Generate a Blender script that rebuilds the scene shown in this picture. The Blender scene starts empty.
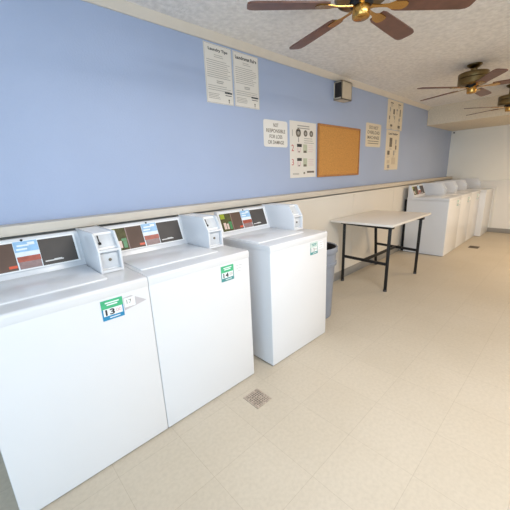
import bpy, bmesh, math, random
from math import sin, cos, pi, radians
from mathutils import Vector, Matrix

random.seed(7)
SC = bpy.context.scene
COL = SC.collection
try:
    SC.view_settings.view_transform = 'Standard'
    SC.view_settings.look = 'None'
except Exception:
    pass
SC.view_settings.gamma = 1.0
SC.view_settings.use_curve_mapping = False
SC.view_settings.exposure = 0.09

# ------------------------------------------------------------------ materials
def srgb(r, g, b):
    def f(c):
        c /= 255.0
        return c/12.92 if c <= 0.04045 else ((c+0.055)/1.055)**2.4
    return (f(r), f(g), f(b), 1.0)

def mat(name, col, rough=0.5, metal=0.0, spec=0.5, var=0.0, vscale=8.0, bump=0.0, bscale=60.0, coat=0.0):
    m = bpy.data.materials.new(name); m.use_nodes = True
    nt = m.node_tree; b = nt.nodes['Principled BSDF']
    b.inputs['Base Color'].default_value = col
    b.inputs['Roughness'].default_value = rough
    b.inputs['Metallic'].default_value = metal
    b.inputs['Specular IOR Level'].default_value = spec
    if coat: b.inputs['Coat Weight'].default_value = coat
    tc = nt.nodes.new('ShaderNodeTexCoord')
    if var > 0:
        n = nt.nodes.new('ShaderNodeTexNoise'); n.inputs['Scale'].default_value = vscale
        n.inputs['Detail'].default_value = 5.0
        nt.links.new(tc.outputs['Object'], n.inputs['Vector'])
        r = nt.nodes.new('ShaderNodeValToRGB')
        r.color_ramp.elements[0].position = 0.3; r.color_ramp.elements[1].position = 0.7
        r.color_ramp.elements[0].color = tuple(c*(1-var) for c in col[:3])+(1,)
        r.color_ramp.elements[1].color = tuple(min(1, c*(1+var)) for c in col[:3])+(1,)
        nt.links.new(n.outputs['Fac'], r.inputs['Fac'])
        nt.links.new(r.outputs['Color'], b.inputs['Base Color'])
    if bump > 0:
        n2 = nt.nodes.new('ShaderNodeTexNoise'); n2.inputs['Scale'].default_value = bscale
        n2.inputs['Detail'].default_value = 4.0
        nt.links.new(tc.outputs['Object'], n2.inputs['Vector'])
        bp = nt.nodes.new('ShaderNodeBump'); bp.inputs['Strength'].default_value = bump
        bp.inputs['Distance'].default_value = 0.01
        nt.links.new(n2.outputs['Fac'], bp.inputs['Height'])
        nt.links.new(bp.outputs['Normal'], b.inputs['Normal'])
    return m

M = {}
M['blue'] = mat('blue_wall_paint', srgb(171, 186, 216), 0.55, var=0.03, vscale=1.5, bump=0.12, bscale=90)
M['cream'] = mat('cream_panel_paint', srgb(226, 220, 210), 0.45, var=0.02, vscale=2)
M['cap'] = mat('beige_cap_paint', srgb(206, 197, 184), 0.5, var=0.04, vscale=5)
M['farwall'] = mat('pale_wall_paint', srgb(246, 244, 236), 0.55, var=0.02, vscale=2)
M['farlow'] = mat('white_wainscot_paint', srgb(236, 234, 230), 0.45, var=0.02, vscale=2)
M['ceil'] = mat('popcorn_ceiling', srgb(241, 237, 232), 0.95, var=0.10, vscale=28, bump=1.0, bscale=55)
M['bulk'] = mat('beige_popcorn', srgb(226, 213, 192), 0.95, var=0.07, vscale=45, bump=0.8, bscale=55)
M['crown'] = mat('crown_paint', srgb(222, 213, 200), 0.5, var=0.03)
M['base'] = mat('grey_vinyl_baseboard', srgb(150, 147, 143), 0.5, var=0.06, vscale=6)
M['enamel'] = mat('white_enamel', srgb(224, 225, 228), 0.22, spec=0.5, var=0.008, vscale=3)
M['plastic_white'] = mat('white_plastic', srgb(240, 240, 240), 0.38, var=0.01)
M['plastic_grey'] = mat('pale_grey_plastic', srgb(205, 208, 212), 0.4, var=0.05, vscale=30)
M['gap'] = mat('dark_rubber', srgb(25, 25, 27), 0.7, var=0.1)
M['panel'] = mat('dark_control_film', srgb(84, 78, 74), 0.5, spec=0.25, var=0.12, vscale=5)
M['panel_brown'] = mat('brown_control_film', srgb(104, 84, 74), 0.5, spec=0.25, var=0.12, vscale=9)
M['panel_green'] = mat('olive_control_film', srgb(86, 84, 52), 0.5, spec=0.25, var=0.3, vscale=40)
M['lime'] = mat('lime_print', srgb(150, 165, 40), 0.4, var=0.15, vscale=60)
M['leafgreen'] = mat('green_print', srgb(70, 140, 90), 0.4, var=0.15, vscale=60)
M['palepink'] = mat('pale_print', srgb(222, 200, 190), 0.4, var=0.1, vscale=60)
M['skyblue'] = mat('sky_print', srgb(150, 192, 228), 0.4, var=0.12, vscale=30)
M['cloud'] = mat('white_print', srgb(228, 236, 242), 0.4, var=0.05, vscale=40)
M['redprint'] = mat('brick_red_print', srgb(168, 84, 66), 0.4, var=0.2, vscale=50)
M['greyprint'] = mat('rose_grey_print', srgb(146, 120, 118), 0.4, var=0.15, vscale=50)
M['orange'] = mat('orange_red_print', srgb(226, 92, 60), 0.4, var=0.05)
M['whiteprint'] = mat('white_letter_print', srgb(225, 222, 218), 0.4, var=0.03)
M['stgreen'] = mat('sticker_green', srgb(70, 178, 128), 0.4, var=0.12, vscale=30)
M['stblue'] = mat('sticker_blue', srgb(40, 138, 184), 0.4, var=0.1, vscale=30)
M['stteal'] = mat('sticker_teal', srgb(80, 150, 150), 0.5, var=0.12, vscale=30)
M['stpale'] = mat('faded_sticker', srgb(196, 214, 208), 0.5, var=0.08, vscale=30)
M['stwhite'] = mat('sticker_white', srgb(234, 238, 240), 0.4, var=0.02)
M['stgrey'] = mat('sticker_grey', srgb(192, 188, 192), 0.4, var=0.05, vscale=20)
M['stpink'] = mat('sticker_pink', srgb(214, 160, 172), 0.4, var=0.05)
M['ink'] = mat('black_ink', srgb(48, 50, 56), 0.6, var=0.05)
M['inkgrey'] = mat('grey_ink', srgb(165, 160, 154), 0.6, var=0.05)
M['inkbrown'] = mat('brown_grey_ink', srgb(112, 104, 92), 0.6, var=0.08)
M['inkred'] = mat('red_ink', srgb(196, 90, 92), 0.6, var=0.05)
M['inkgreen'] = mat('pale_green_ink', srgb(192, 196, 172), 0.6, var=0.08, vscale=30)
M['inkpink'] = mat('pale_pink_ink', srgb(222, 200, 200), 0.6, var=0.08)
M['paper'] = mat('poster_paper', srgb(232, 227, 219), 0.6, var=0.02, vscale=6)
M['papercream'] = mat('cream_poster_paper', srgb(226, 214, 192), 0.6, var=0.03, vscale=8)
M['signwhite'] = mat('white_sign', srgb(234, 232, 228), 0.4, var=0.015)
M['cork'] = mat('cork', srgb(205, 148, 78), 0.85, var=0.14, vscale=70, bump=0.3, bscale=150)
M['oak'] = mat('oak_frame', srgb(180, 122, 66), 0.5, var=0.15, vscale=25)
M['ventbeige'] = mat('beige_vent_paint', srgb(206, 192, 170), 0.5, var=0.06)
M['ventdark'] = mat('dark_duct', srgb(36, 28, 24), 0.8, var=0.2)
M['laminate'] = mat('white_laminate', srgb(232, 226, 218), 0.32, var=0.02, vscale=3)
M['blacksteel'] = mat('black_steel', srgb(12, 12, 13), 0.55, var=0.1, vscale=20)
M['chromefoot'] = mat('worn_foot', srgb(70, 68, 66), 0.5, var=0.2, vscale=30)
M['bin'] = mat('grey_bin_plastic', srgb(134, 140, 152), 0.5, var=0.05, vscale=12)
M['binin'] = mat('dark_bin_liner', srgb(40, 36, 36), 0.6, var=0.15)
M['brass'] = mat('polished_brass', srgb(196, 152, 84), 0.22, metal=1.0, var=0.1, vscale=12)
M['antique'] = mat('antique_brass', srgb(128, 112, 78), 0.3, metal=1.0, var=0.15, vscale=12)
M['walnut'] = mat('walnut_blade', srgb(112, 74, 60), 0.38, var=0.22, vscale=14)
M['smoked'] = mat('smoked_glass', srgb(126, 112, 98), 0.2, var=0.1)
M['drain'] = mat('rusty_drain_metal', srgb(168, 154, 140), 0.55, metal=0.0, var=0.35, vscale=60)
M['drainhole'] = mat('drain_hole', srgb(96, 86, 76), 0.9, var=0.2)
M['whitetrim'] = mat('white_trim_paint', srgb(235, 233, 226), 0.45, var=0.02)
M['glassframe'] = mat('window_frame_metal', srgb(180, 182, 185), 0.35, metal=0.6, var=0.05)

# floor: worn vinyl tiles, thin seams and speckle
def floor_mat():
    m = bpy.data.materials.new('vinyl_tile_floor'); m.use_nodes = True
    nt = m.node_tree; L = nt.links; b = nt.nodes['Principled BSDF']
    tc = nt.nodes.new('ShaderNodeTexCoord')
    mp = nt.nodes.new('ShaderNodeMapping'); mp.inputs['Location'].default_value = (-0.25+0.32, 1.77+0.32*6, 0)
    L.new(tc.outputs['Object'], mp.inputs['Vector'])
    br = nt.nodes.new('ShaderNodeTexBrick')
    br.offset = 0.0; br.squash = 1.0
    br.inputs['Scale'].default_value = 1.0
    br.inputs['Brick Width'].default_value = 0.32; br.inputs['Row Height'].default_value = 0.32
    br.inputs['Mortar Size'].default_value = 0.0014; br.inputs['Mortar Smooth'].default_value = 0.6
    br.inputs['Bias'].default_value = 0.0
    br.inputs['Color1'].default_value = srgb(191, 181, 165)
    br.inputs['Color2'].default_value = srgb(189, 179, 163)
    br.inputs['Mortar'].default_value = srgb(172, 161, 145)
    L.new(mp.outputs['Vector'], br.inputs['Vector'])
    n1 = nt.nodes.new('ShaderNodeTexNoise'); n1.inputs['Scale'].default_value = 55; n1.inputs['Detail'].default_value = 6
    L.new(tc.outputs['Object'], n1.inputs['Vector'])
    r1 = nt.nodes.new('ShaderNodeValToRGB')
    r1.color_ramp.elements[0].position = 0.32; r1.color_ramp.elements[0].color = (0.95, 0.947, 0.942, 1)
    r1.color_ramp.elements[1].position = 0.62; r1.color_ramp.elements[1].color = (1.03, 1.03, 1.03, 1)
    L.new(n1.outputs['Fac'], r1.inputs['Fac'])
    n2 = nt.nodes.new('ShaderNodeTexNoise'); n2.inputs['Scale'].default_value = 1.6; n2.inputs['Detail'].default_value = 3
    L.new(tc.outputs['Object'], n2.inputs['Vector'])
    r2 = nt.nodes.new('ShaderNodeValToRGB')
    r2.color_ramp.elements[0].position = 0.35; r2.color_ramp.elements[0].color = (0.965, 0.955, 0.935, 1)
    r2.color_ramp.elements[1].position = 0.65; r2.color_ramp.elements[1].color = (1.02, 1.02, 1.02, 1)
    L.new(n2.outputs['Fac'], r2.inputs['Fac'])
    def mul(a, c):
        x = nt.nodes.new('ShaderNodeMix'); x.data_type = 'RGBA'; x.blend_type = 'MULTIPLY'
        x.inputs[0].default_value = 1.0
        L.new(a, x.inputs[6]); L.new(c, x.inputs[7]); return x.outputs[2]
    c = mul(mul(br.outputs['Color'], r1.outputs['Color']), r2.outputs['Color'])
    L.new(c, b.inputs['Base Color'])
    b.inputs['Roughness'].default_value = 0.55
    b.inputs['Specular IOR Level'].default_value = 0.45
    bp = nt.nodes.new('ShaderNodeBump'); bp.inputs['Strength'].default_value = 0.08; bp.inputs['Distance'].default_value = 0.01
    L.new(n1.outputs['Fac'], bp.inputs['Height']); L.new(bp.outputs['Normal'], b.inputs['Normal'])
    return m
M['floor'] = floor_mat()

def pane_mat():
    m = bpy.data.materials.new('window_glass'); m.use_nodes = True
    nt = m.node_tree
    for n in list(nt.nodes): nt.nodes.remove(n)
    o = nt.nodes.new('ShaderNodeOutputMaterial'); mx = nt.nodes.new('ShaderNodeMixShader')
    t = nt.nodes.new('ShaderNodeBsdfTransparent'); g = nt.nodes.new('ShaderNodeBsdfGlossy')
    g.inputs['Roughness'].default_value = 0.02
    mx.inputs[0].default_value = 0.06
    nt.links.new(t.outputs[0], mx.inputs[1]); nt.links.new(g.outputs[0], mx.inputs[2]); nt.links.new(mx.outputs[0], o.inputs[0])
    return m
M['pane'] = pane_mat()
def emit(name, col, s):
    m = bpy.data.materials.new(name); m.use_nodes = True
    b = m.node_tree.nodes['Principled BSDF']
    b.inputs['Base Color'].default_value = (.9, .9, .9, 1)
    b.inputs['Emission Color'].default_value = col; b.inputs['Emission Strength'].default_value = s
    return m

# ------------------------------------------------------------------ mesh builder
class MB:
    def __init__(s): s.bm = bmesh.new()
    def _merge(s, b2, T=None):
        if T is not None: bmesh.ops.transform(b2, matrix=T, verts=b2.verts)
        me = bpy.data.meshes.new('tmp'); b2.to_mesh(me); b2.free(); s.bm.from_mesh(me); bpy.data.meshes.remove(me)
    def box(s, x0, x1, y0, y1, z0, z1, bev=0.0, seg=2, T=None):
        b = bmesh.new(); bmesh.ops.create_cube(b, size=1.0)
        for v in b.verts:
            v.co = Vector(((x0+x1)/2+v.co.x*(x1-x0), (y0+y1)/2+v.co.y*(y1-y0), (z0+z1)/2+v.co.z*(z1-z0)))
        if bev > 0: bmesh.ops.bevel(b, geom=list(b.edges), offset=bev, segments=seg, affect='EDGES', profile=0.5)
        s._merge(b, T); return s
    def prism(s, prof, axis, a, c, bev=0.0, seg=2, T=None):
        """prof: 2D polygon; axis 'x' -> prof is (y,z); 'y' -> (x,z); 'z' -> (x,y)"""
        b = bmesh.new()
        def P(p, t):
            return {'x': (t, p[0], p[1]), 'y': (p[0], t, p[1]), 'z': (p[0], p[1], t)}[axis]
        A = [b.verts.new(P(p, a)) for p in prof]; C = [b.verts.new(P(p, c)) for p in prof]
        n = len(prof)
        b.faces.new(A); b.faces.new(C[::-1])
        for i in range(n): b.faces.new((A[i], C[i], C[(i+1) % n], A[(i+1) % n]))
        bmesh.ops.recalc_face_normals(b, faces=b.faces)
        if bev > 0: bmesh.ops.bevel(b, geom=list(b.edges), offset=bev, segments=seg, affect='EDGES', profile=0.5)
        s._merge(b, T); return s
    def lathe(s, prof, cx=0, cy=0, seg=32, T=None):
        b = bmesh.new(); rings = []
        for r, z in prof:
            if r < 1e-6: rings.append([b.verts.new((cx, cy, z))])
            else: rings.append([b.verts.new((cx+r*cos(2*pi*k/seg), cy+r*sin(2*pi*k/seg), z)) for k in range(seg)])
        for i in range(len(rings)-1):
            A, C = rings[i], rings[i+1]
            for k in range(seg):
                k2 = (k+1) % seg
                if len(A) == 1 and len(C) == 1: continue
                if len(A) == 1: b.faces.new((A[0], C[k2], C[k]))
                elif len(C) == 1: b.faces.new((A[k], A[k2], C[0]))
                else: b.faces.new((A[k], A[k2], C[k2], C[k]))
        bmesh.ops.recalc_face_normals(b, faces=b.faces)
        s._merge(b, T); return s
    def tube(s, pts, r, seg=12, cap=True):
        pts = [Vector(p) for p in pts]; b = bmesh.new(); rings = []
        prev = None
        for i, p in enumerate(pts):
            d = (pts[min(i+1, len(pts)-1)]-pts[max(i-1, 0)]).normalized()
            if prev is None:
                u = d.cross(Vector((0, 0, 1)))
                if u.length < 1e-3: u = d.cross(Vector((1, 0, 0)))
            else: u = prev-d*prev.dot(d)
            u.normalize(); prev = u; w = d.cross(u)
            rings.append([b.verts.new(p+r*(cos(2*pi*k/seg)*u+sin(2*pi*k/seg)*w)) for k in range(seg)])
        for i in range(len(rings)-1):
            for k in range(seg):
                b.faces.new((rings[i][k], rings[i][(k+1) % seg], rings[i+1][(k+1) % seg], rings[i+1][k]))
        if cap: b.faces.new(rings[0][::-1]); b.faces.new(rings[-1])
        bmesh.ops.recalc_face_normals(b, faces=b.faces)
        s._merge(b); return s
    def text(s, txt, T, width=None, height=None, extrude=0.0004, bold=0.0):
        cu = bpy.data.curves.new('t', 'FONT'); cu.body = txt; cu.size = 1.0; cu.extrude = 0
        cu.align_x = 'CENTER'; cu.align_y = 'CENTER'; cu.offset = bold
        o = bpy.data.objects.new('t', cu); COL.objects.link(o)
        dg = bpy.context.evaluated_depsgraph_get(); dg.update()
        me = bpy.data.meshes.new_from_object(o.evaluated_get(dg))
        b = bmesh.new(); b.from_mesh(me)
        bpy.data.objects.remove(o); bpy.data.curves.remove(cu); bpy.data.meshes.remove(me)
        xs = [v.co.x for v in b.verts]; ys = [v.co.y for v in b.verts]
        w = max(xs)-min(xs); h = max(ys)-min(ys)
        sx = (width/w) if width else height/h; sy = (height/h) if height else sx
        if not width: sx = sy
        mx = (max(xs)+min(xs))/2; my = (max(ys)+min(ys))/2
        for v in b.verts: v.co = Vector(((v.co.x-mx)*sx, (v.co.y-my)*sy, 0.0))
        if extrude:
            r = bmesh.ops.extrude_face_region(b, geom=list(b.faces))
            for v in [g for g in r['geom'] if isinstance(g, bmesh.types.BMVert)]: v.co.z += extrude
        s._merge(b, T); return s
    def build(s, name, m, parent=None, sharp=35, recalc=False):
        me = bpy.data.meshes.new(name); s.bm.to_mesh(me); s.bm.free()
        me.polygons.foreach_set('use_smooth', [True]*len(me.polygons))
        me.set_sharp_from_angle(angle=radians(sharp))
        me.materials.append(m)
        o = bpy.data.objects.new(name, me); COL.objects.link(o)
        if parent is not None: o.parent = parent
        return o

def tag(o, label, cat, group=None):
    o['label'] = label; o['category'] = cat
    if group: o['group'] = group
    return o
def thing(name, label, cat, loc, rz=0.0, group=None):
    o = bpy.data.objects.new(name, None); COL.objects.link(o); o.empty_display_size = 0.1
    o.location = loc; o.rotation_euler = (0, 0, rz)
    return tag(o, label, cat, group)
def struct(o): o['kind'] = 'structure'; return o
def copy_tree(o, parent=None):
    c = o.copy(); COL.objects.link(c)
    if parent is not None: c.parent = parent
    for ch in list(o.children): copy_tree(ch, c)
    return c

# facing -y (front of washers, posters): text x -> +X, text y -> +Z
def TF(x, y, z): return Matrix.Translation((x, y, z)) @ Matrix.Rotation(pi/2, 4, 'X')

# ------------------------------------------------------------------ room
CH = 2.385          # ceiling height
XE = 7.81           # far wall
XB0 = -2.6          # wall behind the camera
YR = -4.9           # wall opposite the blue one
struct(MB().box(XB0, XE, YR, 0.0, -0.1, 0.0).build('floor', M['floor']))
struct(MB().box(XB0, XE, YR, 0.0, CH, CH+0.1).build('ceiling', M['ceil']))
struct(MB().box(XB0-.12, XE+.12, 0.0, 0.12, -0.1, CH+.1).build('wall_left', M['blue']))
fw = struct(MB().box(XE, XE+0.12, YR, 0.0, -0.1, CH+.1).build('wall_far', M['farwall']))
# bulkhead dropping from the ceiling along the far wall
struct(MB().box(6.29, XE, YR, -0.002, 2.084, CH).build('ceiling_bulkhead', M['bulk']))
# wainscot + rail + base on the far wall
struct(MB().box(XE-0.012, XE, YR, -0.11, 0.0, 1.045).build('trim_3', M['farlow']))
struct(MB().box(XE-0.022, XE, YR, -0.11, 1.045, 1.062, bev=.003).build('trim_4', M['farwall']))
struct(MB().box(XE-0.024, XE, YR, -0.86, 0.0, 0.09, bev=.004).build('baseboard_far', M['base']))
struct(MB().box(XE-0.02, XE, -0.935, -0.90, 0.09, 0.93, bev=.003).build('trim_5', M['whitetrim']))
# crown moulding on the blue wall
crown = [(0, 2.335), (-0.012, 2.335), (-0.018, 2.345), (-0.045, CH-0.012), (-0.05, CH), (0, CH)]
struct(MB().prism(crown, 'x', XB0, 6.29).build('trim_1', M['crown']))
# low plumbing chase in front of the blue wall: panels, cap, baseboard
YL = -0.108
lp = MB()
seams = [XB0, -1.0, 0.15, 1.25, 2.37, 3.59, 4.81, 6.0, XE-.024]
for a, b in zip(seams[:-1], seams[1:]):
    lp.box(a+.002, b-.002, YL, YL+.014, 0.0, 1.081)
lp.box(XB0, XE-.024, YL+.080, YL+.09, 0.0, 1.096)
struct(lp.build('wall_ledge', M['cream']))
struct(MB().box(XB0, XE-.024, -0.126, -0.001, 1.096, 1.148, bev=.004).build('trim_2', M['cap']))
struct(MB().box(2.02, 5.18, YL-.012, YL, 0.0, 0.105, bev=.003).build('baseboard_left', M['base']))

# wall opposite (off frame) with a long window, wall behind the camera with shop windows
def wall_with_opening(name, m, axis, pos, thick, a0, a1, openings, H):
    """axis 'y': plane at y=pos running along x; 'x': plane at x=pos running along y"""
    b = MB(); cur = a0
    def bx(u0, u1, z0, z1):
        if axis == 'y': b.box(u0, u1, pos-thick, pos, z0, z1)
        else: b.box(pos-thick, pos, u0, u1, z0, z1)
    for (u0, u1, z0, z1) in openings:
        bx(cur, u0, -.1, H); bx(u0, u1, -.1, z0); bx(u0, u1, z1, H); cur = u1
    bx(cur, a1, -.1, H)
    return struct(b.build(name, m))
WR = [(-2.45, 0.75, 0.35, 2.15)]
WB = [(-4.7, -1.7, 0.25, 2.15)]
wall_with_opening('wall_right', M['farwall'], 'y', YR, .12, XB0-.12, XE+.12, WR, CH+.1)
wall_with_opening('wall_back', M['farwall'], 'x', XB0, .12, YR, 0.0, WB, CH+.1)
def window(name, axis, pos, op):
    u0, u1, z0, z1 = op
    f = MB(); n = 3
    def bx(B, a, c, zz0, zz1, d0, d1):
        if axis == 'y': B.box(a, c, pos-d1, pos-d0, zz0, zz1)
        else: B.box(pos-d1, pos-d0, a, c, zz0, zz1)
    for i in range(n+1):
        u = u0+(u1-u0)*i/n
        bx(f, max(u0, u-.025), min(u1, u+.025), z0, z1, .03, .09)
    bx(f, u0, u1, z0, z0+.05, .03, .09); bx(f, u0, u1, z1-.05, z1, .03, .09)
    o = struct(f.build(name, M['glassframe']))
    g = MB(); bx(g, u0+.01, u1-.01, z0+.01, z1-.01, .058, .062); g.build('window_pane', M['pane'], o)
window('window_1', 'y', YR, WR[0]); window('window_2', 'x', XB0, WB[0])

# ------------------------------------------------------------------ washers
WW = 0.657; WD = 0.60; WH = 0.895
def X(l): return l-WW/2
def Y(t): return -WD/2+t
PY0, PZ0, PY1, PZ1 = 0.500, 0.922, 0.56, 1.082     # slanted face of the control housing: bottom, top
def panel_T(l, s, out=0.0):
    """frame on the slanted housing face; s = 0..1 from bottom to top"""
    d = Vector((0, PY1-PY0, PZ1-PZ0)); L = d.length; d.normalize()
    n = Vector((1, 0, 0)).cross(d)      # (x) x (up-slope) -> points towards the viewer
    p = Vector((X(l), Y(PY0), PZ0))+d*(L*s)+n*out
    R = Matrix((Vector((1, 0, 0)), d, n)).transposed().to_4x4()
    return Matrix.Translation(p) @ R
PL = math.hypot(PY1-PY0, PZ1-PZ0)

def decal(parent, name, m, l0, l1, s0, s1, out, th=0.0006):
    b = MB(); T = panel_T((l0+l1)/2, (s0+s1)/2, out)
    b.box(-(l1-l0)/2, (l1-l0)/2, -(s1-s0)*PL/2, (s1-s0)*PL/2, 0, th, T=T)
    return b.build(name, m, parent)

def washer_proto():
    t = thing('washing_machine', 'x', 'washing machine', (0, 0, 0), 0, 'white coin-operated washing machines')
    # cabinet: sheet-steel body with rounded vertical corners
    MB().box(X(0.0), X(WW), Y(0.0015), Y(WD), 0.006, WH-.03, bev=.005, seg=3).build('cabinet', M['enamel'], t)
    MB().box(X(0.02), X(WW-.02), Y(0.02), Y(WD-.02), 0.0, 0.02).build('toe_base', M['gap'], t)
    # worktop with a rolled front lip
    wt = [(Y(0), WH-.046), (Y(0), WH-.013), (Y(.001), WH-.008), (Y(.004), WH-.004), (Y(.008), WH-.001), (Y(.013), WH), (Y(WD), WH), (Y(WD), WH-.046)]
    MB().prism(wt, 'x', X(0.0), X(WW), bev=.0025).build('worktop', M['enamel'], t)
    # lid with raised rim
    MB().box(X(0.02), X(0.518), Y(0.125), Y(0.495), WH-.008, WH+.007, bev=.006, seg=3).build('lid', M['enamel'], t)
    # control housing
    prof = [(Y(PY0-.01), WH-.002), (Y(PY0), PZ0-.012), (Y(PY1), PZ1), (Y(PY1+.008), PZ1+.004), (Y(WD-.005), PZ1+.004), (Y(WD-.005), WH-.002)]
    h = MB().prism(prof, 'x', X(0.0), X(0.525), bev=.004).build('control_housing', M['enamel'], t)
    # frame strip around the printed panel
    pn = decal(t, 'control_panel', M['panel'], 0.012, 0.490, 0.08, 0.90, 0.0005, 0.003)
    fr = MB()
    for (l0, l1, s0, s1) in ((0.002, 0.500, 0.90, 0.94), (0.002, 0.500, 0.04, 0.08), (0.002, 0.012, 0.08, 0.90), (0.490, 0.500, 0.08, 0.90)):
        fr.box(-(l1-l0)/2, (l1-l0)/2, -(s1-s0)*PL/2, (s1-s0)*PL/2, 0, .005, T=panel_T((l0+l1)/2, (s0+s1)/2, 0))
    fr.build('panel_frame', M['plastic_white'], t)
    o = 0.0035
    decal(pn, 'olive_picture', M['panel_green'], 0.014, 0.120, 0.085, 0.895, o)
    decal(pn, 'brown_panel', M['panel_brown'], 0.122, 0.220, 0.085, 0.895, o)
    decal(pn, 'divider_line', M['greyprint'], 0.118, 0.123, 0.085, 0.895, o+.0004)
    decal(pn, 'lime_print', M['lime'], 0.018, 0.058, 0.66, 0.885, o+.0007)
    b = MB()
    for (l, s, w, hh) in ((0.045, 0.33, 0.024, 0.30), (0.072, 0.30, 0.018, 0.26)):
        b.box(-w/2, w/2, -hh*PL/2, hh*PL/2, 0, .0006, T=panel_T(l, s, o+.0007))
    b.build('bottle_print', M['palepink'], pn)
    b = MB()
    for (l, s, w, hh) in ((0.100, 0.28, 0.022, 0.24), (0.098, 0.46, 0.030, 0.10)):
        b.box(-w/2, w/2, -hh*PL/2, hh*PL/2, 0, .0006, T=panel_T(l, s, o+.0007))
    b.build('green_print', M['leafgreen'], pn)
    # card stuck in the middle: sky, cloud, red band, grey
    card = decal(pn, 'instruction_card', M['cloud'], 0.222, 0.326, 0.075, 0.93, o+.0006, .001)
    decal(card, 'sky_picture', M['skyblue'], 0.224, 0.324, 0.60, 0.92, o+.0018)
    b = MB()
    for (l, s, w, hh) in ((0.262, 0.79, 0.05, 0.05), (0.297, 0.83, 0.03, 0.09), (0.254, 0.68, 0.045, 0.05)):
        b.box(-w/2, w/2, -hh*PL/2, hh*PL/2, 0, .0004, T=panel_T(l, s, o+.0026))
    b.build('cloud_picture', M['cloud'], card)
    decal(card, 'red_band', M['redprint'], 0.226, 0.324, 0.30, 0.46, o+.0018)
    decal(card, 'grey_band', M['greyprint'], 0.228, 0.322, 0.085, 0.30, o+.0018)
    MB().box(-.017, .017, -.0065, .0065, 0, .0006, T=panel_T(0.203, 0.19, o+.0012)).build('orange_lettering_block', M['orange'], pn)
    b = MB(); b.box(-.042, .042, -.003, .003, 0, .0006, T=panel_T(0.380, 0.20, o+.0007))
    b.box(-.018, .018, -.004, .004, 0, .0006, T=panel_T(0.397, 0.217, o+.0007))
    b.build('white_lettering_line', M['whiteprint'], pn)
    b = MB(); b.lathe([(0, 0), (.006, 0), (.006, .004), (.004, .0055), (0, .0055)], seg=14, T=panel_T(0.262, 0.955, .001))
    b.build('lock', M['gap'], t)
    # coin box: two cheeks, recessed coin slide face, ledge, money drawer
    ft, fm, zt, zm = 0.280, 0.225, 1.098, 1.010
    cheek = [(Y(WD-.008), WH-.002), (Y(WD-.008), zt), (Y(ft), zt), (Y(fm), zm), (Y(fm), WH-.002)]
    body = [(Y(WD-.011), WH-.002), (Y(WD-.011), zt-.004), (Y(ft+.026), zt-.004), (Y(fm+.030), zm), (Y(fm+.026), WH-.002)]
    c0, c1 = 0.520, 0.634
    cb = MB().prism(body, 'x', X(c0+.004), X(c1-.004)).build('coin_box', M['plastic_white'], t)
    MB().prism(cheek, 'x', X(c0), X(c0+.011), bev=.003).build('cheek', M['enamel'], cb)
    MB().prism(cheek, 'x', X(c1-.011), X(c1), bev=.003).build('cheek', M['enamel'], cb)
    MB().box(X(c0+.01), X(c1-.01), Y(fm+.003), Y(fm+.035), zm-.008, zm+.004, bev=.002).build('ledge', M['enamel'], cb)
    MB().box(X(c0+.01), X(c1-.01), Y(fm-.002), Y(fm+.030), WH+.001, WH+.014, bev=.003).build('sill', M['enamel'], cb)
    # coin slide on the sloping face
    d = Vector((0, ft-fm, zt-zm)).normalized(); n = Vector((1, 0, 0)).cross(d)
    R = Matrix((Vector((1, 0, 0)), d, n)).transposed().to_4x4()
    def ST(l, u, out): return Matrix.Translation(Vector((X(l), Y(fm+.030), zm))+d*u+n*out) @ R
    cs = MB().box(-.042, .042, -.035, .035, 0, .0035, bev=.001, T=ST(.577, .050, .0005)).build('coin_slide', M['plastic_grey'], cb)
    b = MB(); b.box(-.0028, .0028, -.027, .027, 0, .002, T=ST(.548, .055, .0035)); b.box(-.007, .007, -.006, .006, 0, .004, T=ST(.548, .036, .0035))
    b.build('coin_slot', M['gap'], cb)
    md = MB().box(X(c0+.016), X(c1-.016), Y(fm+.020), Y(fm+.03), WH+.022, zm-.016, bev=.002).build('money_drawer', M['plastic_grey'], cb)
    b = MB(); b.lathe([(0, 0), (.008, 0), (.008, .003), (.006, .005), (0, .005)], seg=16, T=TF(X(.577), Y(fm+.0205), .958))
    b.build('drawer_lock', M['inkbrown'], cb)
    return t

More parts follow.
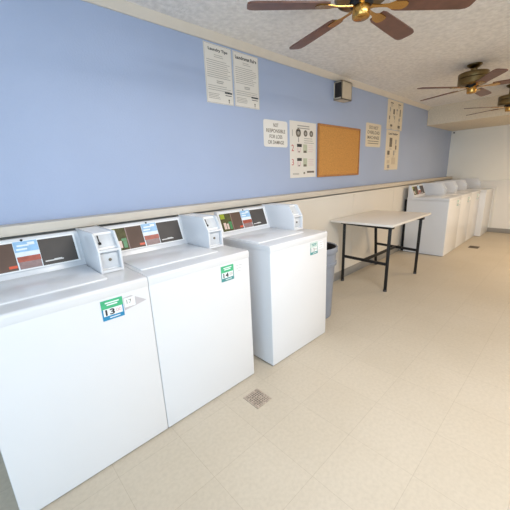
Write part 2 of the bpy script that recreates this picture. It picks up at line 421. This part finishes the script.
def sticker(t, kind, l=0.434, digits='13'):
    """price label on the upper right of the front panel"""
    z0, z1 = 0.744, 0.838; w = 0.094; y = Y(0.0015)
    if kind == 'bright':
        hd, ft, bd, dg = M['stgreen'], M['stblue'], M['stwhite'], M['ink']
    elif kind == 'teal':
        hd, ft, bd, dg = M['stgreen'], M['stteal'], M['stwhite'], M['ink']
    else:
        hd, ft, bd, dg = M['stpale'], M['stteal'], M['stwhite'], M['inkgrey']
    s = MB().box(X(l), X(l+w), y-.0012, y, z0, z1).build('price_sticker', ft, t)
    MB().box(X(l+.006), X(l+w-.006), y-.0018, y-.0012, z0+.020, z0+.054).build('price_band', bd, s)
    MB().box(X(l), X(l+w), y-.0018, y-.0012, z0+.054, z1).build('sticker_header', hd, s)
    MB().box(X(l), X(l+w), y-.0018, y-.0012, z0, z0+.019).build('sticker_footer', ft, s)
    b = MB()
    for (u0, u1, zz) in ((.018, .078, z1-.013), (.024, .070, z1-.023)):
        b.box(X(l+u0), X(l+u1), y-.0022, y-.0018, zz-.0028, zz+.0028)
    b.build('header_lettering', M['stwhite'] if kind != 'pale' else M['stteal'], s)
    b = MB(); b.box(X(l+.03), X(l+.075), y-.0022, y-.0018, z0+.008, z0+.012); b.build('footer_lettering', M['stwhite'], s)
    MB().text(digits, TF(X(l+.034), y-.0018, z0+.0365), height=.028, width=.040, bold=.03).build('price_digits', dg, s)
    MB().text('00', TF(X(l+.072), y-.0018, z0+.0375), height=.017).build('price_cents', M['stpink'] if kind == 'bright' else M['inkgrey'], s)
    # second little notice to its right
    if kind == 'bright':
        prof = [(X(l+.098), .765), (X(l+.098), .826), (X(l+.135), .829), (X(l+.205), .786), (X(l+.15), .774)]
        g = MB().prism(prof, 'y', y-.0012, y).build('notice_sticker', M['stgrey'], t)
        MB().box(X(l+.100), X(l+.150), y-.0016, y-.0012, .778, .822).build('notice_patch', M['stwhite'], g)
        MB().text('17', TF(X(l+.122), y-.0016, .803), height=.020).build('notice_digits', M['inkbrown'], g)
    else:
        g = MB().box(X(l+.100), X(l+.170), y-.0012, y, .770, .830).build('notice_sticker', M['stwhite'], t)
        b = MB()
        for k, zz in enumerate((.820, .802, .784)):
            b.box(X(l+.115), X(l+.165-.006*k), y-.0016, y-.0012, zz-.002, zz+.002)
        b.build('notice_lines', M['stgrey'], g)

proto = washer_proto()
wspec = [
    (-0.105, -0.724, 'bright', '13', 'white coin-operated washing machine with bright green 13 sticker, cut off at left edge'),
    (0.5545, -0.724, 'teal', '14', 'white coin-operated washing machine with 14 sticker, standing above the square floor drain'),
    (1.362, -0.764, 'pale', '13', 'white coin-operated washing machine with faded sticker, beside the grey trash can'),
    (5.185, -0.78, 'pale', '13', 'white washing machine at near end of far row, bluish side facing the table'),
    (5.842, -0.78, 'pale', '13', 'white washing machine in far row, second from the table'),
    (6.499, -0.78, 'pale', '13', 'white washing machine in far row, third from the table, next to the one pulled forward'),
    (7.157, -0.875, 'plain', '13', 'white washing machine against the far wall, pulled forward of its row'),
]
washers = []
for i, (x0, yf, kind, dg, lab) in enumerate(wspec):
    w = proto if i == 0 else copy_tree(proto)
    w.location = (x0+WW/2, yf+WD/2, 0.0); w['label'] = lab
    washers.append((w, kind, dg))
for w, kind, dg in washers:
    if kind != 'plain': sticker(w, kind, 0.434, dg)

# black tube added to darken the shaded gap behind the first far washer
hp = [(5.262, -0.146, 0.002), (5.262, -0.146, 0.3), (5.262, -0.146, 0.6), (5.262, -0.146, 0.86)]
tag(MB().tube(hp, .026, 14).build('gap_shade_tube', M['gap']), 'black upright tube added as shade in the gap between cream ledge panel and far washer', 'gap shade')

# ------------------------------------------------------------------ posters and signs on the blue wall
def text_lines(b, x0, x1, z0, z1, n, y, h=.0035, rag=.25):
    for k in range(n):
        z = z1-(z1-z0)*(k+.5)/n
        e = x1-random.random()*rag*(x1-x0)
        b.box(x0, e, y-.0004, y, z-h/2, z+h/2)

def info_poster(x0, x1, z0, z1, head, hw, label):
    xc = (x0+x1)/2
    t = thing('poster', label, 'poster', (xc, 0, z0), 0, 'pair of laundry text posters')
    w = (x1-x0)/2; H = z1-z0; y = -.004
    p = MB().box(-w, w, y, 0, 0, H, bev=.001, seg=1).build('sheet', M['paper'], t)
    b = MB()
    for (a, c, e, f) in ((-w+.004, w-.004, H-.006, H-.004), (-w+.004, w-.004, .004, .006), (-w+.004, -w+.006, .004, H-.004), (w-.006, w-.004, .004, H-.004)):
        b.box(a, c, y-.0006, y, e, f)
    b.build('border', M['inkgrey'], t)
    MB().text(head, TF(0, y, H-.040), width=hw, height=.026, bold=.03).build('heading', M['ink'], t)
    b = MB()
    text_lines(b, -.04, .05, H-.092, H-.066, 2, y)
    text_lines(b, -w+.02, w-.02, H-.235, H-.105, 9, y)
    text_lines(b, -.03, .04, H-.270, H-.245, 2, y, .006)
    text_lines(b, -w+.02, w-.02, H-.325, H-.280, 3, y)
    text_lines(b, -w+.02, .01, .03, .075, 4, y)
    b.build('text_lines', M['inkgrey'], t)
    b = MB(); b.box(.045, w-.015, y-.0005, y, .082, .094); b.box(.05, w-.02, y-.0005, y, .066, .071)
    b.build('subheading', M['ink'], t)
    b = MB(); b.lathe([(0, 0), (.007, 0), (.007, .0006), (0, .0006)], seg=16, T=TF(.085, y, .036)); b.box(.081, .089, y-.0006, y, .014, .028)
    b.build('emblem', M['inkbrown'], t)
info_poster(1.500, 1.768, 1.910, 2.324, 'Laundry Tips', .185, 'white text poster headed Laundry Tips, left of the pair by the ceiling')
info_poster(1.782, 2.066, 1.912, 2.322, 'Laundromat Rules', .235, 'white text poster, right one of the pair high on the blue wall')

def word_sign(x0, x1, z0, z1, rows, extra, label, m, ink):
    xc = (x0+x1)/2; w = (x1-x0)/2; H = z1-z0; y = -.004
    t = thing('wall_sign', label, 'sign', (xc, 0, z0))
    c = .02
    prof = [(-w+c, 0), (w-c, 0), (w-.006, .006), (w, c), (w, H-c), (w-.006, H-.006), (w-c, H), (-w+c, H), (-w+.006, H-.006), (-w, H-c), (-w, c), (-w+.006, .006)]
    MB().prism(prof, 'y', y, 0).build('sign_board', m, t)
    b = MB()
    for (s, z, ww, hh) in rows: b.text(s, TF(0, y, z), width=ww, height=hh, bold=.012)
    b.build('lettering', ink, t)
    if extra:
        b = MB()
        for (u0, u1, z) in extra: b.box(u0, u1, y-.0005, y, z-.004, z+.004)
        b.build('small_print', M['inkbrown'], t)
word_sign(2.106, 2.440, 1.603, 1.842, [('NOT', .196, .07, .033), ('RESPONSIBLE', .145, .265, .033), ('FOR LOSS', .094, .18, .033), ('OR DAMAGE', .043, .225, .033)],
          None, 'white sign reading NOT RESPONSIBLE FOR LOSS OR DAMAGE', M['signwhite'], M['inkbrown'])
word_sign(4.040, 4.480, 1.662, 1.965, [('DO NOT', .250, .26, .042), ('OVERLOAD', .187, .35, .042), ('MACHINES', .122, .34, .042)],
          [(-.16, .16, .075), (-.16, .16, .046)], 'white sign reading DO NOT OVERLOAD MACHINES, right of the cork board', M['papercream'], M['inkbrown'])

# three-step instruction poster
def step_poster():
    x0, x1, z0, z1 = 2.476, 2.918, 1.304, 1.862
    w = (x1-x0)/2; H = z1-z0; y = -.004
    t = thing('poster', 'white instruction poster with steps 1, 2, 3 beside the cork board', 'poster', ((x0+x1)/2, 0, z0))
    MB().box(-w, w, y, 0, 0, H, bev=.001, seg=1).build('sheet', M['paper'], t)
    b = MB(); text_lines(b, -.10, .11, H-.075, H-.03, 2, y, .010, .1); b.build('heading_lines', M['inkgrey'], t)
    MB().text('1', TF(-.180, y, H-.115), height=.060).build('step_number', M['inkgrey'], t)
    MB().text('2', TF(-.178, y, H-.260), height=.062).build('step_number', M['inkred'], t)
    MB().text('3', TF(-.178, y, H-.400), height=.062).build('step_number', M['inkred'], t)
    for u, r in ((-.085, .042), (.035, .032), (.135, .032)):
        d = MB().lathe([(0, 0), (r, 0), (r, .0006), (0, .0006)], seg=24, T=TF(u, y, H-.110)).build('dial_picture', M['inkbrown'], t)
        MB().lathe([(0, 0), (r*.45, 0), (r*.45, .0004), (0, .0004)], seg=18, T=TF(u, y-.0006, H-.112)).build('dial_centre', M['inkgrey'], d)
    b = MB(); b.box(-.112, -.058, y-.0008, y, H-.098, H-.084); b.build('dial_bar', M['ink'], t)
    b = MB(); text_lines(b, .01, .19, H-.215, H-.150, 3, y, .006); b.box(-.09, -.075, y-.0005, y, H-.2, H-.155)
    text_lines(b, -.18, -.06, .03, .05, 2, y, .005); b.build('text_lines', M['inkgrey'], t)
    for zz in (H-.260, H-.400):
        b = MB(); b.box(-.108, -.030, y-.0006, y, zz+.012, zz+.042); b.build('machine_picture_top', M['ink'], t)
        b = MB(); b.box(-.104, -.085, y-.0006, y, zz-.045, zz+.006); b.box(-.064, -.046, y-.0006, y, zz-.040, zz+.002); b.build('red_detail', M['inkpink'], t)
        b = MB(); b.box(-.006, .062, y-.0006, y, zz-.045, zz+.040); b.build('green_picture', M['inkgreen'], t)
        b = MB(); b.box(.0, .05, y-.0010, y-.0006, zz-.045, zz-.022); b.box(-.085, -.066, y-.001, y, zz-.042, zz-.028); b.build('dark_detail', M['inkbrown'], t)
        b = MB(); text_lines(b, .085, .185, zz-.04, zz+.04, 4, y, .007); b.build('pale_lines', M['inkpink'], t)
    b = MB(); b.box(.06, .19, y-.0006, y, .046, .066); b.box(.0, .025, y-.0006, y, .036, .056); b.build('footer_mark', M['inkbrown'], t)
step_poster()

# cork board
x0, x1, z0, z1 = 2.945, 3.868, 1.298, 1.868
w = (x1-x0)/2; H = z1-z0
t = thing('cork_board', 'blank cork notice board in thin wooden frame on blue wall', 'notice board', ((x0+x1)/2, 0, z0))
MB().box(-w+.01, w-.01, -.012, 0, .01, H-.01).build('cork_sheet', M['cork'], t)
b = MB()
for (a, c, e, f) in ((-w, w, 0, .022), (-w, w, H-.022, H), (-w, -w+.022, .022, H-.022), (w-.022, w, .022, H-.022)):
    b.box(a, c, -.02, 0, e, f, bev=.003)
b.build('frame', M['oak'], t)

# tall posters by the far washers
def picture_poster(x0, x1, z0, z1, head, label, seed, grid):
    rnd = random.Random(seed)
    w = (x1-x0)/2; H = z1-z0; y = -.004
    t = thing('poster', label, 'poster', ((x0+x1)/2, 0, z0), 0, 'pair of tall picture posters')
    MB().box(-w, w, y, 0, 0, H, bev=.001, seg=1).build('sheet', M['papercream'], t)
    if head: 
        MB().text(head, TF(.0, y, H-.055), width=w*1.35, height=.042, bold=.03).build('heading', M['ink'], t)
    names = ('dark_picture', 'grey_picture', 'tan_picture'); ms = (M['inkbrown'], M['inkgrey'], M['ventbeige'])
    for (u, z, ww, hh, k) in grid:
        MB().box(u-ww/2, u+ww/2, y-.0006, y, z-hh/2, z+hh/2).build(names[k], ms[k], t)
        if k < 2:
            c = MB()
            for q in range(3):
                zz = z-hh/2-.014-.012*q
                c.box(u-ww*.55, u+ww*(.2+.4*rnd.random()), y-.0004, y, zz-.002, zz+.002)
            c.build('caption_lines', M['inkgrey'], t)
picture_poster(4.650, 5.190, 1.925, 2.328, None, 'cream picture poster, upper of two stacked near the far washers', 3,
    [(-.13, .36, .09, .014, 0), (.13, .36, .09, .014, 0), (-.18, .27, .03, .06, 1), (-.05, .25, .05, .07, 0), (.17, .25, .03, .10, 0), (.06, .28, .05, .03, 1),
     (-.19, .16, .03, .05, 0), (-.02, .17, .03, .05, 1), (.15, .15, .05, .04, 1), (-.12, .055, .07, .03, 0), (.15, .05, .08, .04, 0)])
picture_poster(4.662, 5.135, 1.345, 1.918, 'Low Ironing', 'cream picture poster, lower of two stacked near the far washers', 5,
    [(-.07, .40, .09, .13, 0), (.11, .41, .05, .07, 1), (.12, .33, .05, .06, 0), (-.13, .25, .08, .06, 0), (.06, .25, .05, .07, 1), (-.12, .12, .09, .05, 2), (.06, .13, .14, .1, 2), (-.11, .05, .08, .05, 1)])

# beige vent box with an open dark side
t = thing('vent_box', 'small beige vent box with dark open side, near the ceiling', 'vent', (3.36, 0, 2.132))
b = MB()
x0, x1, d, H = -.105, .105, -.105, .188
b.box(x0, x1, d, d+.008, 0, H); b.box(x1-.008, x1, d, 0, 0, H); b.box(x0, x1, d, 0, 0, .008); b.box(x0, x1, d, 0, H-.008, H)
b.box(x0, x0+.005, d, d+.010, 0, H); b.box(x0, x0+.005, -.012, 0, 0, H); b.box(x0, x0+.005, d, 0, 0, .022); b.box(x0, x0+.005, d, 0, H-.014, H)
b.build('housing', M['ventbeige'], t)
b = MB(); b.box(x0+.003, x1-.01, d+.009, -.001, .009, H-.009); b.build('dark_opening', M['ventdark'], t)

# ------------------------------------------------------------------ work table
t = thing('work_table', 'white-topped work table with black steel legs against the cream ledge', 'table', (3.62, -.48, 0))
ox, oy = 3.62, -.48
MB().box(3.06-ox, 4.19-ox, -.848-oy, -.118-oy, .776, .800, bev=.004, seg=3).build('tabletop', M['laminate'], t)
legs = {'nw': ((3.215, -.215), (3.275, -.175)), 'nr': ((3.15, -.785), (3.262, -.728)), 'fw': ((4.02, -.215), (4.20, -.175)), 'fr': ((3.945, -.815), (4.112, -.75))}
def lp_(k, z):
    (a, c), (e, f) = legs[k]; q = z/.77
    return Vector((e+(a-e)*q-ox, f+(c-f)*q-oy, z))
def bar(b, p, q, s):
    d = (q-p); L = d.length; R = d.to_track_quat('Z', 'Y').to_matrix().to_4x4()
    b.box(-s, s, -s, s, 0, L, bev=.003, T=Matrix.Translation(p) @ R)
for k in legs:
    b = MB(); bar(b, lp_(k, .022), lp_(k, .777), .0165); lg = b.build('leg', M['blacksteel'], t)
    p = lp_(k, 0); b = MB().lathe([(0, 0), (.021, 0), (.021, .02), (.017, .028), (0, .028)], p.x, p.y, 16); b.build('foot', M['chromefoot'], lg)
for a, c, z in (('nw', 'nr', .335), ('fw', 'fr', .335)):
    b = MB(); bar(b, lp_(a, z), lp_(c, z), .0145); b.build('cross_bar', M['blacksteel'], t)
m1 = (lp_('nw', .335)+lp_('nr', .335))/2; m2 = (lp_('fw', .335)+lp_('fr', .335))/2
b = MB(); bar(b, m1, m2, .0145); b.build('stretcher', M['blacksteel'], t)
for a, c in (('nw', 'nr'), ('fw', 'fr')):
    b = MB(); bar(b, lp_(a, .75), lp_(c, .75), .012)
    for k in (a, c): p = lp_(k, .77); b.box(p.x-.035, p.x+.035, p.y-.03, p.y+.03, .745, .7705, bev=.001)
    b.build('top_rail', M['blacksteel'], t)

# ------------------------------------------------------------------ trash can
t = thing('trash_can', 'round grey plastic trash can between washing machine and table', 'trash can', (2.265, -.462, 0))
MB().lathe([(0, 0), (.155, 0), (.165, .008), (.178, .30), (.190, .515), (.204, .520), (.206, .545), (.196, .552), (.198, .58), (.201, .64), (.199, .645), (.196, .64), (.189, .53), (.172, .30), (.158, .02), (0, .02)], seg=48).build('body', M['bin'], t)
MB().lathe([(.199, .640), (.210, .640), (.214, .646), (.214, .682), (.209, .690), (.200, .690), (.196, .682), (.196, .645), (.199, .640)], seg=48).build('rim', M['bin'], t)
for a in (radians(36), radians(216)):
    T = Matrix.Rotation(a, 4, 'Z')
    b = MB(); b.box(.196, .222, -.06, .06, .560, .600, bev=.008, T=T); b.build('handle', M['bin'], t)
MB().lathe([(.1955, .684), (.192, .60), (.186, .50), (.170, .29), (.155, .04), (0, .035)], seg=40).build('liner', M['binin'], t)

# ------------------------------------------------------------------ floor drains
def drain(x, y, sx, sy, label, nb, m='drain'):
    t = thing('floor_drain', label, 'drain', (x, y, 0), 0)
    b = MB(); f = .010
    b.box(-sx, sx, -sy, -sy+f, 0, .004); b.box(-sx, sx, sy-f, sy, 0, .004); b.box(-sx, -sx+f, -sy+f, sy-f, 0, .004); b.box(sx-f, sx, -sy+f, sy-f, 0, .004)
    b.build('frame', M[m], t)
    MB().box(-sx+f, sx-f, -sy+f, sy-f, 0, .0012).build('hole', M['drainhole'], t)
    b = MB(); n = nb
    for i in range(n):
        u = -sx+f+(2*sx-2*f)*(i+.5)/n
        b.box(u-.003, u+.003, -sy+f, sy-f, .001, .0035)
    for i in range(n):
        u = -sy+f+(2*sy-2*f)*(i+.5)/n
        b.box(-sx+f, sx-f, u-.003, u+.003, .001, .0032)
    b.build('grate', M[m], t)
drain(1.060, -.908, .060, .066, 'square rusty floor drain in the vinyl floor before the washing machines', 7)
drain(6.14, -.985, .085, .07, 'small dark floor drain before the far row of washing machines', 9, 'drainhole')

# tiny hook at the far corner
t = tag(MB().box(7.77, XE, -.065, -.045, 2.035, 2.055, bev=.004).build('wall_hook', M['ventdark']), 'tiny dark hook high on pale wall beside the blue corner', 'hook')

# ------------------------------------------------------------------ ceiling fans
def ceiling_fan(x, y, zt, angles, label):
    """zt: height of the motor drum's top; a short neck reaches the ceiling"""
    t = thing('ceiling_fan', label, 'ceiling fan', (x, y, zt), 0, 'brass ceiling fans')
    n = CH-zt
    MB().lathe([(0, n), (.070, n), (.070, n-.012), (.05, n-.03), (.03, n-.04), (.03, .004), (0, .004)], seg=32).build('canopy', M['antique'], t)
    MB().lathe([(0, .008), (.12, .006), (.137, 0), (.140, -.008), (.137, -.045), (.131, -.049), (.137, -.053), (.137, -.100), (.126, -.112), (.09, -.118), (0, -.118)], seg=40).build('motor', M['antique'], t)
    MB().lathe([(0, -.115), (.06, -.115), (.06, -.132), (.05, -.142), (0, -.142)], seg=28).build('flywheel', M['gap'], t)
    MB().lathe([(0, -.125), (.042, -.127), (.045, -.133), (.045, -.188), (.042, -.193), (.034, -.197), (0, -.198)], seg=32).build('switch_cap', M['brass'], t)
    for A in angles:
        pt = Matrix.Rotation(A, 4, 'Z') @ Matrix.Translation((0, 0, -.134)) @ Matrix.Rotation(radians(-9), 4, 'X')
        prof = [(.175, -.040), (.20, -.047), (.40, -.053), (.555, -.056), (.585, -.050), (.598, -.034), (.60, 0), (.598, .034), (.585, .050), (.555, .056), (.40, .053), (.20, .047), (.175, .040)]
        bl = MB().prism(prof, 'z', -.004, .004, T=pt).build('blade', M['walnut'], t)
        iron = [(.045, -.014), (.10, -.009), (.14, -.011), (.17, -.028), (.225, -.030), (.24, -.018), (.245, 0), (.24, .018), (.225, .030), (.17, .028), (.14, .011), (.10, .009), (.045, .014)]
        MB().prism(iron, 'z', -.0085, -.0038, T=pt).build('blade_bracket', M['brass'], bl)
    return t
def even(ph): return [ph+2*pi*k/5 for k in range(5)]
ceiling_fan(1.705, -1.15, 2.317, [radians(q) for q in (141, 75, 0, -42, 212)], 'brass ceiling fan with walnut blades, largest and nearest, at top of view')
ceiling_fan(4.19, -1.112, 2.300, even(1.22), 'brass ceiling fan hanging above the far floor, middle one of three')
ceiling_fan(5.66, -1.24, 2.248, even(1.12), 'brass ceiling fan farthest from view, nearest the pale far wall')

# ------------------------------------------------------------------ lights
def area(name, loc, aim, sx, sy, power, col):
    l = bpy.data.lights.new(name, 'AREA'); l.shape = 'RECTANGLE'; l.size = sx; l.size_y = sy
    l.energy = power; l.color = col
    o = bpy.data.objects.new(name, l); COL.objects.link(o); o.location = loc
    o.rotation_euler = (Vector(aim)-Vector(loc)).to_track_quat('-Z', 'Y').to_euler()
    return o
area('daylight_right', (-0.85, YR-.13, 1.25), (-0.85, 0, 1.05), 3.1, 1.75, 28, (0.55, 0.78, 1.0))
area('daylight_back', (XB0-.13, -3.2, 1.2), (5, -2.4, 1.0), 2.9, 1.85, 84, (0.50, 0.75, 1.0))

# warm ceiling lamp over the far half of the floor (outside the frame to the right)
def ceiling_lamp(x, y, e, col, label, spread=180):
    t = thing('ceiling_light', label, 'ceiling light', (x, y, CH), 0, 'long ceiling lights')
    MB().box(-.62, .62, -.15, .15, -.05, 0, bev=.006).build('lamp_body', M['whitetrim'], t)
    MB().box(-.60, .60, -.13, .13, -.085, -.045, bev=.012).build('diffuser', emit('warm_diffuser', col+(1,), 4.0), t)
    area('lamp_glow', (x, y, CH-.09), (x, y, 0), 1.2, .26, e, col).data.spread = radians(spread)
ceiling_lamp(5.6, -2.8, 58, (1.0, 0.78, 0.53), 'long warm ceiling light over the far half of the floor')
ceiling_lamp(1.4, -2.25, 48, (1.0, 0.96, 0.92), 'long unseen ceiling light added over the near half of the floor')  # added fixture out of view, placed to brighten the worktops from above

wd = bpy.data.worlds.new('World'); SC.world = wd; wd.use_nodes = True
bg = wd.node_tree.nodes['Background']; bg.inputs[0].default_value = (0.80, 0.90, 1.0, 1); bg.inputs[1].default_value = 1.0

# ------------------------------------------------------------------ camera
F_, R_, U_ = Vector((0.656812, 0.70985875, -0.25435909)), Vector((0.72568483, -0.68670908, -0.04256953)), Vector((0.20488905, 0.15662435, 0.9661725))
cd = bpy.data.cameras.new('camera'); cam = bpy.data.objects.new('camera', cd); COL.objects.link(cam)
cd.sensor_width = 36.0; cd.sensor_fit = 'HORIZONTAL'; cd.lens = 300.75/510*36.0; cd.clip_start = .02
Rm = Matrix((R_, U_, -F_)).transposed()
cam.matrix_world = Matrix.Translation((0, -2.0897, 1.3431)) @ Rm.to_4x4()
SC.camera = cam
